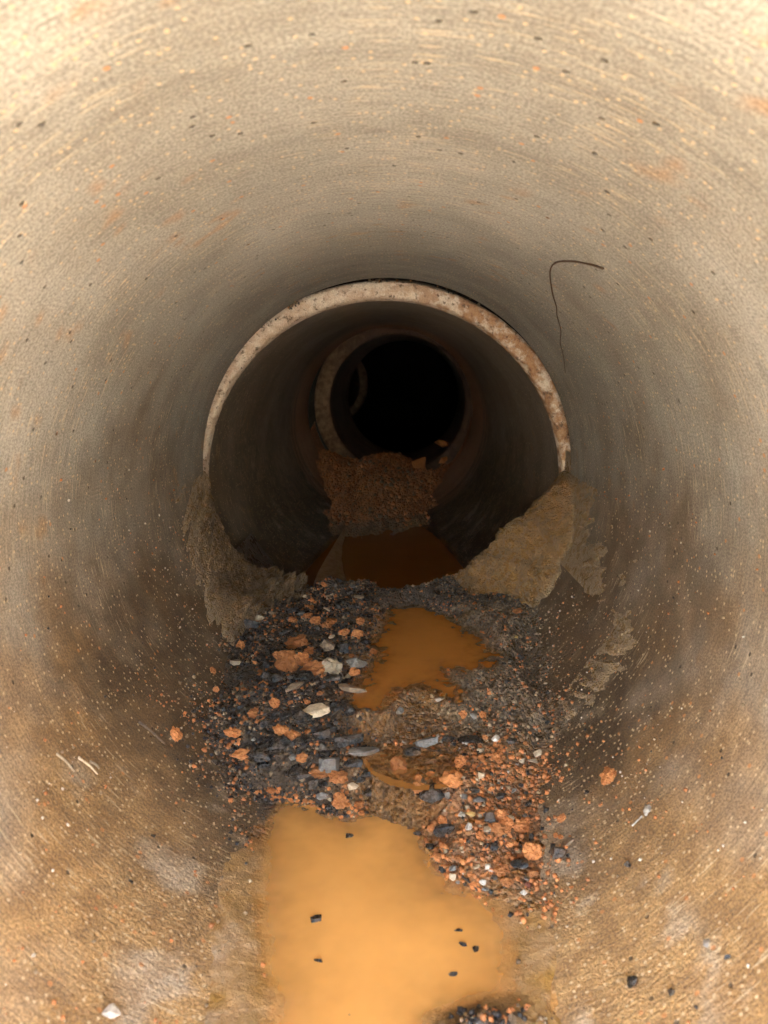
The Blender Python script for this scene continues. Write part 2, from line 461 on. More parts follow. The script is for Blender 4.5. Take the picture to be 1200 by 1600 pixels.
# third pipe
P3 = empty('concrete_pipe', (c3.x, YC, c3.z - r3))
c3b = c3 + Vector((.05, 1.0, .02))
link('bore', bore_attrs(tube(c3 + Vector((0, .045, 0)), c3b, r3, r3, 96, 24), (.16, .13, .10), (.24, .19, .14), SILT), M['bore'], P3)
link('rim', ring_face(c3, r3, r3 + .085, .05, 8.1, .006, 240), M['rim2'], P3)
link('outer_wall', outer_shell(c3 + Vector((0, .03, 0)), c3b, r3 + .02, r3 + .084), M['shell'], P3, False)
link('joint_collar', outer_shell((c3.x, YE - .05, c3.z), (c3.x, YC + .15, c3.z), r3 + .20, r3 + .26), M['shell'], P3, False)
tag(P3, 'third concrete pipe deep inside, stained brown rim behind the clay heap', 'pipe')
# chamber beyond and a pipe leaving it to the left
def chamber():
    """long unlit drain cavity behind the third pipe: side walls, floor, roof and far end, open only where the pipe enters"""
    x0, x1, y0, y1, z0, z1 = -1.3, 1.5, c3b.y - .02, 19.0, -.35, 1.9
    V = [(x, y, z) for y in (y0, y1) for z in (z0, z1) for x in (x0, x1)]
    V += [(c3b.x + dx, y0, c3b.z + dz) for dz in (-r3 - .04, r3 + .04) for dx in (-r3 - .04, r3 + .04)]
    F = [(0, 1, 5, 4), (2, 6, 7, 3), (0, 4, 6, 2), (1, 3, 7, 5), (4, 5, 7, 6), (0, 8, 9, 1), (1, 9, 11, 3), (3, 11, 10, 2), (2, 10, 8, 0)]
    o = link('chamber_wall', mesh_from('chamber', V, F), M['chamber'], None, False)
    tag(o, 'unlit chamber beyond the third pipe', None, kind='structure')
chamber()
c4, r4 = circ((462, 602), (562, 602), (514, 549), 6.6)
P4 = empty('concrete_pipe', (c4.x, 6.6, c4.z - r4))
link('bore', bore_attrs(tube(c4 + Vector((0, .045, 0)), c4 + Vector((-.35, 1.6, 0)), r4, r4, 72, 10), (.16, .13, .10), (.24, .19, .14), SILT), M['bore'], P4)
link('rim', ring_face(c4, r4, r4 + .07, .05, 5.5, .006, 200), M['rim2'], P4)
link('outer_wall', outer_shell(c4 + Vector((0, .03, 0)), c4 + Vector((-.35, 1.6, 0)), r4 + .02, r4 + .069), M['shell'], P4, False)
tag(P4, 'farthest pipe end, brown rim half seen at left in the darkness', 'pipe')

# ------------------------------------------------------------------ sediment bed in the near pipe
ZA, ZB, ZS, ZC = .037, .130, .102, .068
def wpoly(pts, z): return [(p.x, p.y) for p in (at_z(a, b, z) for a, b in pts)]
POLY_A = wpoly([(393, 1262), (440, 1252), (480, 1260), (525, 1278), (552, 1282), (592, 1262), (640, 1256), (658, 1300), (672, 1345), (692, 1388),
                (742, 1402), (795, 1440), (797, 1500), (786, 1545), (752, 1570), (705, 1590), (690, 1640), (690, 1750), (445, 1750), (436, 1600), (420, 1500), (402, 1400)], ZA)
POLY_B = wpoly([(605, 952), (655, 944), (700, 962), (748, 990), (776, 1020), (768, 1044), (735, 1048), (695, 1046), (702, 1062), (722, 1084), (716, 1096),
                (680, 1080), (645, 1070), (622, 1082), (598, 1104), (560, 1112), (545, 1102), (566, 1072), (572, 1046), (594, 1022), (578, 1004), (598, 982)], ZB)
POLY_S = wpoly([(572, 1180), (606, 1160), (650, 1172), (702, 1186), (728, 1206), (700, 1224), (655, 1230), (612, 1222), (588, 1206)], ZS)

def wpoly2(pts): return [(p.x, p.y) for p in (at_z(a, b, .11 if b < 1255 else .055 if b < 1380 else .045) for a, b in pts)]
POLY_D = wpoly2([(440, 880), (392, 935), (374, 985), (366, 1030), (350, 1080), (342, 1130), (350, 1190), (388, 1262), (372, 1330), (352, 1420), (335, 1520), (300, 1760),
                (930, 1760), (880, 1560), (858, 1430), (862, 1350), (842, 1250), (864, 1170), (858, 1090), (828, 1010), (822, 950), (790, 880)])
BX0, BX1, BY0, BY1 = -.40, .40, .34, 2.22
NXB, NYB = 250, 560
bxs = np.linspace(BX0, BX1, NXB); bys = np.linspace(BY0, BY1, NYB)
GX, GY = np.meshgrid(bxs, bys)
def bed_height(X, Y):
    base = np.interp(Y, [.3, .7, .95, 1.06, 1.16, 1.27, 1.5, 1.72, 1.84, 1.90, 1.97, 2.08, 2.22],
                        [.030, .036, .046, .066, .095, .119, .138, .148, .158, .164, .150, .070, .0])
    base = base + .018 * np.exp(-((X + .16) / .10) ** 2 - ((Y - 1.22) / .16) ** 2)
    base = base + .026 * np.exp(-((X - .13) / .08) ** 2 - ((Y - 1.02) / .13) ** 2)
    base = base + .012 * sstep(.10, .24, X) * sstep(1.1, 1.4, Y)
    edge = fbm(X * 38 + 3, Y * 38 + 7, 3) * .010
    z = base
    for poly, zw, dep, sl in ((POLY_S, ZS, .003, .10), (POLY_B, ZB, .035, .26), (POLY_A, ZA, .035, .14)):
        s = poly_sd(X, Y, poly) + edge * (1.0 if poly is not POLY_A else .8)
        out = np.maximum(-s, 0); ins = np.maximum(s, 0)
        zo = zw + np.minimum(out * .16, .006) + np.maximum(z - zw, .003 + 0 * z) * sstep(0, .07, out)
        zi = zw - np.minimum(ins * sl, dep)
        lim = .07 if poly is POLY_A else .03
        z = np.where(s > 0, zi, zo + (z - zo) * sstep(.3 * lim, lim, out))
    sD = poly_sd(X, Y, POLY_D) + edge * 1.2 + fbm(X * 9 + 31, Y * 9 + 3, 3) * .05
    z = z - np.clip(-sD, 0, .1) * .9
    z = z + sstep(1.78, 1.86, Y) * (fbm(X * 13 + 8, Y * 6, 4) * .040)
    # roughness: clods and gravel on the left and right, smooth silt under water
    lump = fbm(X * 55 + 5, Y * 45 + 2, 4); fine = fbm(X * 150 + 1, Y * 130 + 8, 3)
    sA = np.minimum(poly_sd(X, Y, POLY_A), .02)
    rough = np.where(sA > .004, .15, 1.0) * sstep(.86, 1.02, Y + .6 * np.clip(X, 0, .2))
    right = sstep(.10, .18, X) * sstep(1.08, 1.2, Y) * (1 - sstep(1.75, 1.85, Y))
    z = z + rough * (lump * (.0065 + .006 * right) + np.maximum(fine, -.2) * (.0045 + .005 * right))
    z = z + (1 - rough) * fbm(X * 90, Y * 90, 3) * .0010
    # dark coarse clump at the near right end of the puddle
    cl = np.exp(-((X - .100) / .05) ** 2 - ((Y - .655) / .035) ** 2)
    z = z + cl * (.014 + .012 * np.maximum(fine, -.3))
    wall = AX - np.sqrt(np.maximum(RAD ** 2 - X ** 2, 1e-4))
    sS = poly_sd(X, Y, POLY_S) + edge
    z = np.where(sS > 0, ZS - .0015 - .002 * sstep(0, .03, sS) + .011 * fbm(X * 40, Y * 60, 4), z)
    # the deposit thins out towards its edge
    taper = sstep(-.012, .055, sD); nearw = sstep(.90, .99, Y + .35 * np.clip(X, 0, .2)); taper = taper * nearw + 1 - nearw; late = sstep(1.70, 1.80, Y)
    z = np.where(z > wall, wall + (z - wall) * (taper * (1 - late) + late), z)
    k = .022
    h = np.clip(.5 + .5 * (z - wall) / k, 0, 1)
    zz = wall * (1 - h) + z * h + k * h * (1 - h)
    return zz - .0035 + fbm(X * 60, Y * 60, 3) * .0015
GZ = bed_height(GX, GY)
def bed_z(x, y):
    i = np.clip((np.asarray(x) - BX0) / (BX1 - BX0) * (NXB - 1), 0, NXB - 1.001); j = np.clip((np.asarray(y) - BY0) / (BY1 - BY0) * (NYB - 1), 0, NYB - 1.001)
    a = i.astype(int); b = j.astype(int); f = i - a; g = j - b
    return (GZ[b, a] * (1 - f) + GZ[b, a + 1] * f) * (1 - g) + (GZ[b + 1, a] * (1 - f) + GZ[b + 1, a + 1] * f) * g
def wall_z(x): return AX - np.sqrt(np.maximum(RAD ** 2 - np.asarray(x) ** 2, 1e-5))
def floor_z(x, y):
    x = np.asarray(x, float); y = np.asarray(y, float)
    return np.maximum(np.where(np.abs(x) < .395, bed_z(x, y), -1), wall_z(np.clip(x, -.4569, .4569)))

def tint_bed(X, Y):
    C = np.zeros(X.shape + (3,)); n = fbm(X * 14 + 2, Y * 14, 4)[..., None]; n2 = fbm(X * 40 + 2, Y * 40 + 4, 3)[..., None]
    def c(*v): return np.array(v)
    silt = c(.44, .27, .11) + .10 * n2
    dark = c(.070, .050, .032) + .03 * n
    orange = c(.30, .155, .055) + .05 * n
    tan = c(.20, .145, .085) + .06 * n2
    fr = c(.36, .17, .065) + .06 * n2
    C[:] = silt
    def over(m, col): nonlocal C; C = C * (1 - m[..., None]) + col * m[..., None]
    nn = n[..., 0] * .04
    over(sstep(.92, .98, Y + nn), orange)
    over(sstep(-.02, -.10, X + nn * 1.5) * sstep(1.0, 1.05, Y + nn), dark)
    over(sstep(.07, .15, X + nn) * sstep(1.14, 1.22, Y + nn), tan)
    over(sstep(.02, .07, X + nn) * sstep(1.16, 1.08, Y + nn) * sstep(.80, .90, Y + nn), fr)
    over(sstep(1.68, 1.80, Y + nn), c(.075, .055, .038) + .03 * n2)
    over(sstep(.16, .20, -X + nn) * sstep(.85, .7, Y + nn) * sstep(-.1, .3, n2[..., 0]) * .6, c(.40, .34, .27) + .1 * n2)
    over(np.exp(-((X - .10) / .05) ** 2 - ((Y - .655) / .035) ** 2), c(.05, .045, .045) + .03 * n2)
    return np.clip(C, .015, 1)
V = np.stack([GX, GY, GZ], -1).reshape(-1, 3)
ii, jj = np.meshgrid(np.arange(NXB - 1), np.arange(NYB - 1)); a = (jj * NXB + ii).ravel()
F = np.stack([a, a + 1, a + NXB + 1, a + NXB], 1)
# drop faces that lie wholly under the concrete
hid = (V[:, 2] < wall_z(V[:, 0]) - .004)
F = F[~hid[F].all(1)]
fy = V[F[:, 0], 1]; fx = V[F[:, 0], 0]; nearf = (fy + .9 * np.clip(fx, 0, .17) + .02 * fbm(fx * 30, fy * 30, 3)) < .985
for nm_, ff, mt_, lb_ in (('mud_bed', F[~nearf], 'mud', 'wet brown mud under the gravel in the bottom of the near pipe'),
                          ('silt_bed', F[nearf], 'silt', 'smooth orange brown silt around the nearest puddle')):
    me = np_mesh(nm_, V, ff); col_attr(me, tint_bed(GX, GY).reshape(-1, 3))
    o = link(nm_, me, M[mt_]); tag(o, lb_, kind='stuff')

# ------------------------------------------------------------------ mud banks heaped at the joint (polar sheets over the bore)
def bank(name, side, phi0, phi1, thick, tint, label):
    nu, nv = 240, 300
    ph = np.linspace(R(phi0), R(phi1), nu); ys = np.linspace(1.10, 2.06, nv)
    P, Y = np.meshgrid(ph, ys)
    t = thick(P, Y)
    rr = RAD - t
    X = side * rr * np.sin(P); Z = AX - rr * np.cos(P)
    V = np.stack([X, Y, Z], -1).reshape(-1, 3)
    ii, jj = np.meshgrid(np.arange(nu - 1), np.arange(nv - 1)); a = (jj * nu + ii).ravel()
    F = np.stack([a, a + 1, a + nu + 1, a + nu], 1)
    if side > 0: F = F[:, ::-1]
    tf = t.ravel(); keep = ~(tf[F] < -.003).all(1); F = F[keep]
    if side < 0: F = F[:, ::-1]
    F = F[:, ::-1] if side > 0 else F[:, ::-1]
    me = np_mesh(name, V, F)
    n = fbm(P * 9, Y * 14, 4)[..., None]; n2 = fbm(P * 30, Y * 40, 3)[..., None]
    C = np.array(tint[0]) * (1 + .35 * n) + np.array(tint[1]) * np.clip(n2, 0, 1) * .5
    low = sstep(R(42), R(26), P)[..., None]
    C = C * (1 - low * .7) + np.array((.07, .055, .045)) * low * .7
    thin = sstep(.012, .004, t)[..., None]
    C = C * (1 - thin) + np.array((.44, .315, .175)) * thin
    col_attr(me, np.clip(C, .02, 1).reshape(-1, 3))
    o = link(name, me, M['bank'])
    tag(o, label, 'mud bank'); return o
def right_thick(P, Y):
    x0, z0, x1, z1 = .452, -.016, .150, -.296
    nx, nz = -(z1 - z0), (x1 - x0); q = nx * x0 + nz * z0
    dn = nx * np.sin(P) - nz * np.cos(P)
    rho = q / np.where(np.abs(dn) < 1e-6, 1e-6, dn)
    rho = np.where((rho > 0) & (rho < RAD), rho, RAD)
    rho_bed = (AX - .158) / np.maximum(np.cos(P), .05)
    rho = np.where(P < R(29), np.maximum(rho, rho_bed), rho)
    full = RAD - rho
    st = np.interp(P, [R(20), R(35), R(50), R(70), R(88)], [1.80, 1.72, 1.70, 1.72, 1.80])
    st = st + fbm(P * 8, Y * 3, 3) * .06 + fbm(P * 22 + Y * 16, Y * 18, 3) * .02
    ramp = np.clip((Y - st) / (1.93 - st), 0, 1) ** 1.15
    ramp = sstep(-.35, 1.25, ramp) * sstep(0, .10, ramp) * (1 - sstep(1.95, 2.05, Y))
    folds = fbm(P * 10 + Y * 14, Y * 5 - P * 3, 4)
    t = full * ramp * (1 + .10 * folds)
    # thin plaster smeared along the wall
    fl = fbm(P * 7 + 3 + Y * 6, Y * 9 - P * 4, 4)
    lim = np.interp(P, [R(38), R(46), R(52), R(58), R(64), R(69), R(75), R(84), R(92)], [1.50, 1.30, 1.20, 1.22, 1.27, 1.44, 1.60, 1.70, 1.78])
    fl = fl + .7 * fbm(P * 38 + Y * 30, Y * 14 - P * 8, 3)
    film = .0032 * np.clip((Y - lim) * 7 + fl * 2.6 + .1, -1.5, 1.0) * np.where(Y > 1.97, -1, 1) + .006 * np.clip(fl - .1, 0, 1) * (Y > lim)
    film = film - .012 * sstep(R(65), R(59), P) * sstep(1.29, 1.35, Y + fl * .05) * (Y < 1.85)
    film = film * sstep(R(34), R(44), P) * (P < R(92)) - .006 * (P < R(36)) - .02 * sstep(R(86), R(93), P)
    t = np.maximum(t - .001, film)
    t = t + (fbm(P * 45, Y * 70, 3) * .005 + fbm(P * 14 + Y * 8, Y * 22, 3) * .010) * sstep(.002, .03, t)
    t = np.where(P < R(24), t - sstep(R(24), R(14), P) * .05, t)
    return t
bank('mud_bank', 1, 12, 95, right_thick, ((.42, .245, .095), (.30, .18, .07)), 'tall tan mud bank heaped against the right side of the joint')
def left_thick(P, Y):
    full = np.interp(P, [R(20), R(30), R(40), R(47), R(52), R(58), R(64), R(75), R(88), R(95)],
                        [.10, .105, .09, .066, .040, .020, .012, .009, .006, .0])
    st = np.interp(P, [R(20), R(35), R(50), R(65), R(88)], [1.70, 1.58, 1.52, 1.56, 1.72]) + fbm(P * 8 + 4, Y * 3 + 2, 3) * .08 + fbm(P * 34 - Y * 12, Y * 9 + 3, 3) * .08
    ramp = np.clip((Y - st) / (1.92 - st), 0, 1) ** .8 * (1 - sstep(1.93, 2.02, Y))
    groove = fbm(P * 34 + 9 - Y * 26, Y * 6 + P * 5, 4)
    t = full * ramp * (1 + .55 * groove) - .002 + .010 * np.clip(groove, 0, 1) * sstep(0, .05, Y - st) * (1 - sstep(1.90, 1.97, Y)) - .03 * sstep(1.93, 2.0, Y)
    # a raised clod on the slope
    t = t + .028 * np.exp(-((P - R(49)) / R(6)) ** 2 - ((Y - 1.66) / .05) ** 2) * (1 + .5 * fbm(P * 60, Y * 60, 3))
    t = t + (fbm(P * 45, Y * 70 + 5, 3) * .004 + fbm(P * 16, Y * 24 + 3, 3) * .006) * sstep(.001, .02, t)
    t = t - .02 * sstep(R(86), R(93), P)
    t = np.where(P < R(28), t - sstep(R(28), R(16), P) * .06, t)
    return t
bank('mud_bank', -1, 12, 95, left_thick, ((.25, .155, .07), (.22, .145, .07)), 'low grooved mud bank smeared on the left wall at the joint')

# ------------------------------------------------------------------ clay heap deep in the second pipe
def heap():
    nx, ny = 150, 220
    xs = np.linspace(-.42, .46, nx); ys = np.linspace(2.70, 4.42, ny)
    X, Y = np.meshgrid(xs, ys)
    f = (Y - Y2) / (YE - Y2); cz = c2a.z + (c2b.z - c2a.z) * f; cx = c2a.x + (c2b.x - c2a.x) * f; rr = r2a + (r2b - r2a) * f
    wall = cz - np.sqrt(np.maximum(rr ** 2 - (X - cx) ** 2, 1e-3))
    y0 = 3.02 + .26 * sstep(-.02, .22, X) + fbm(X * 11, Y * 1.5, 4) * .20
    z = .055 + sstep(-.05, 1.05, (Y - y0) / 1.25) * .158 + .02 * sstep(0, .06, Y - y0) - .05 * sstep(0, -.12, Y - y0)
    z = z - .018 * sstep(.02, .26, X) * sstep(3.2, 3.8, Y) + .05 * sstep(-.12, -.34, X) * sstep(3.5, 4.1, Y) + fbm(X * 6 + 4, Y * 4, 3) * .030
    z = z - .25 * sstep(4.28, 4.42, Y) + .03 * np.exp(-((X + .05) / .2) ** 2)
    z = z + .10 * np.clip(np.abs(X - .02) - .20, 0, .2) * sstep(3.3, 3.9, Y)
    z = z + fbm(X * 16, Y * 12, 4) * .034 + np.maximum(fbm(X * 45, Y * 36 + 7, 3), 0) * .026
    k = .03; h = np.clip(.5 + .5 * (z - wall) / k, 0, 1)
    zz = wall * (1 - h) + z * h + k * h * (1 - h) - .006
    V = np.stack([X, Y, zz], -1).reshape(-1, 3)
    ii, jj = np.meshgrid(np.arange(nx - 1), np.arange(ny - 1)); a = (jj * nx + ii).ravel()
    F = np.stack([a, a + 1, a + nx + 1, a + nx], 1)
    hid = (zz < wall - .003).ravel() & (Y.ravel() < YE); F = F[~hid[F].all(1)]
    me = np_mesh('clay_heap', V, F)
    n = fbm(X * 20, Y * 15, 4)[..., None]
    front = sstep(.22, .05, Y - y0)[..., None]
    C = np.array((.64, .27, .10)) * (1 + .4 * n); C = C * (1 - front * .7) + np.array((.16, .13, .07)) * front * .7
    col_attr(me, np.clip(C, .02, 1).reshape(-1, 3))
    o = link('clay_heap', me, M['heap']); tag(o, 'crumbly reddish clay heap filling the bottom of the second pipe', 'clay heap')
    return lambda x, y: float(zz[int(np.clip((y - 2.70) / 1.72 * (ny - 1), 0, ny - 1)), int(np.clip((x + .42) / .88 * (nx - 1), 0, nx - 1))])
heap_z = heap()

# ------------------------------------------------------------------ water
def puddle(poly, z, mat, label, pad=.02, step=.004, ground=None):
    xs = [p[0] for p in poly]; ysx = [p[1] for p in poly]
    gx = np.arange(min(xs) - pad, max(xs) + pad, step); gy = np.arange(max(BY0, min(ysx) - pad), max(ysx) + pad, step)
    X, Y = np.meshgrid(gx, gy); s = poly_sd(X, Y, poly)
    dep = z - (ground(X, Y) if ground else bed_z(X, Y))
    V = np.stack([X, Y, np.full(X.shape, z)], -1).reshape(-1, 3)
    nx, ny = len(gx), len(gy)
    ii, jj = np.meshgrid(np.arange(nx - 1), np.arange(ny - 1)); a = (jj * nx + ii).ravel()
    F = np.stack([a, a + 1, a + nx + 1, a + nx], 1)
    ok = ((s > -pad) & (dep > -.006)).ravel(); F = F[ok[F].all(1)]
    me = np_mesh('puddle', V, F)
    at = me.attributes.new('depth', 'FLOAT', 'POINT'); at.data.foreach_set('value', np.maximum(dep, 0).astype(np.float32).ravel())
    o = link('puddle', me, mat); tag(o, label, kind='structure'); return o
puddle(POLY_A, ZA, M['water'], 'bright orange muddy puddle nearest the viewer', .06)
puddle(POLY_B, ZB, M['water2'], 'brown star-shaped puddle between the gravel and the joint', .012)
puddle(POLY_S, ZS, M['water4'], 'shallow orange trickle of water between the two larger puddles', .012)
def ground2(X, Y):
    f = (Y - Y2) / (YE - Y2); cz = c2a.z + (c2b.z - c2a.z) * f; cx = c2a.x + (c2b.x - c2a.x) * f; rr = r2a + (r2b - r2a) * f
    return cz - np.sqrt(np.maximum(rr ** 2 - (X - cx) ** 2, 1e-3))
puddle([(-.36, 1.99), (.36, 1.99), (.36, 3.5), (-.36, 3.5)], ZC, M['water3'], 'dark brown pool standing in the second pipe', .0, .01, ground2)

def shoal():
    """crescent of silt left by the pool on the left side of the second pipe"""
    outer = [(540, 822), (531, 836), (520, 854), (508, 874), (497, 894), (490, 912)]
    inner = [(546, 824), (540, 836), (536, 854), (536, 874), (540, 894), (546, 912)]
    V = []; n = 7
    for (a, b), (c, d) in zip(outer, inner):
        p = at_z(a, b, ZC + .022); q = at_z(c, d, ZC - .004)
        for k in range(n):
            f = k / (n - 1); v = p.lerp(q, f); v.z += .006 * math.sin(math.pi * f) + .002 * mnoise.noise(v * 60); V.append(v)
    for (a, b), (c, d) in zip(outer, inner):
        p = at_z(a, b, ZC + .022); q = at_z(c, d, ZC - .004); V.append(p - Vector((0.01, 0, .06))); V.append(q - Vector((0, 0, .06)))
    F = grid_faces(n, len(outer)); b0 = n * len(outer)
    for i in range(len(outer) - 1):
        F.append((i * n, (i + 1) * n, b0 + 2 * i + 2, b0 + 2 * i)); F.append((i * n + n - 1, b0 + 2 * i + 1, b0 + 2 * i + 3, (i + 1) * n + n - 1))
        F.append((b0 + 2 * i, b0 + 2 * i + 2, b0 + 2 * i + 3, b0 + 2 * i + 1))
    me = mesh_from('silt_shoal', V, F); col_attr(me, np.tile(np.array((.50, .29, .12)), (len(V), 1)))
    tag(link('silt_shoal', me, M['silt']), 'pale silt crescent at the left shore of the dark pool', 'silt')
shoal()

# ------------------------------------------------------------------ stones
def hull_rock(seed, flat=.7, n=15, cuts=1, amp=.05):
    rd = random.Random(seed); bm = bmesh.new()
    for _ in range(n):
        v = Vector((rd.gauss(0, 1), rd.gauss(0, 1), rd.gauss(0, 1))).normalized() * rd.uniform(.82, 1.0)
        bm.verts.new((v.x * .5, v.y * .5 * rd.uniform(.72, .92), v.z * .5 * flat))
    r = bmesh.ops.convex_hull(bm, input=bm.verts)
    bmesh.ops.delete(bm, geom=[g for g in r['geom_interior'] if isinstance(g, bmesh.types.BMVert)], context='VERTS')
    bmesh.ops.bevel(bm, geom=bm.edges[:], offset=.018, segments=1, affect='EDGES', clamp_overlap=True)
    bmesh.ops.triangulate(bm, faces=bm.faces[:])
    if cuts: bmesh.ops.subdivide_edges(bm, edges=[e for e in bm.edges if e.calc_length() > .16], cuts=cuts, use_grid_fill=False)
    bmesh.ops.triangulate(bm, faces=bm.faces[:])
    for v in bm.verts:
        v.co += v.co.normalized() * mnoise.noise(v.co * 5 + Vector((seed, 0, 0))) * amp
    bmesh.ops.remove_doubles(bm, verts=bm.verts[:], dist=.004)
    me = bpy.data.meshes.new('stone'); bm.to_mesh(me); bm.free(); return me
def clod(seed, flat=.75, sub=3, amp=.20):
    bm = bmesh.new(); bmesh.ops.create_icosphere(bm, subdivisions=sub, radius=.46)
    o = Vector((seed * 3.1, seed * 1.7, 0))
    for v in bm.verts:
        d = v.co.normalized()
        v.co += d * (mnoise.fractal(d * 1.6 + o, 1, 2, 4) * amp + abs(mnoise.noise(d * 4.5 + o)) * amp * .7 + mnoise.noise(d * 11 + o) * .05 - mnoise.voronoi(d * 3.2 + o)[0][0] * .16 + .05)
        v.co.z *= flat; v.co.y *= .88
    me = bpy.data.meshes.new('clod'); bm.to_mesh(me); bm.free(); return me
ROCKS = [hull_rock(k, (.5, .62, .72, .8)[k % 4]) for k in range(12)]
PEB = [hull_rock(40 + k, .7, 12, 0, .03) for k in range(8)]
CLODS = [clod(k, (.65, .8)[k % 2]) for k in range(8)]
CRUMBS = [clod(30 + k, .75, 2, .22) for k in range(6)]
_cache = {}
def shared(me, mkey):
    k = (me.name, mkey)
    if k not in _cache:
        c = me.copy(); c.materials.append(M[mkey])
        c.polygons.foreach_set('use_smooth', [False] * len(c.polygons)); _cache[k] = c
    return _cache[k]

_YS = np.arange(.352, 2.1, .002)
def hit(px, py):
    """first point where a line of sight meets bed or bore"""
    d = ray(px, py); b = on_bore(px, py)
    x = CAM.x + d.x / d.y * _YS; z = CAM.z + d.z / d.y * _YS
    m = (np.abs(x) < .395) & (z <= bed_z(np.clip(x, BX0, BX1), _YS)) & (_YS < b.y)
    k = int(np.argmax(m))
    if not m[k]: return b
    return CAM + d * (float(_YS[k]) / d.y)
def wall_normal(p):
    return Vector((-p.x, 0, AX - p.z)).normalized()

def place(name, me, mkey, p, size, asp=.75, label=None, cat=None, group=None, sink=.22, rz=None, tilt=.35, normal=None):
    o = bpy.data.objects.new(name, shared(me, mkey)); COL.objects.link(o)
    hgt = max(asp, .35)
    o.scale = (size, size * random.uniform(.8, 1.05), size * min(1.15, hgt * 1.15))
    n = normal or Vector((0, 0, 1))
    q = Vector((0, 0, 1)).rotation_difference(n)
    e = Euler((random.uniform(-tilt, tilt), random.uniform(-tilt, tilt), 0)).to_quaternion()
    z = Euler((0, 0, random.uniform(-.5, .5) + random.choice((0, math.pi)) if rz is None else rz)).to_quaternion()
    o.rotation_mode = 'QUATERNION'; o.rotation_quaternion = q @ e @ z
    o.location = Vector(p) + n * size * hgt * (.5 - sink) * .85
    tag(o, label, cat, group); return o

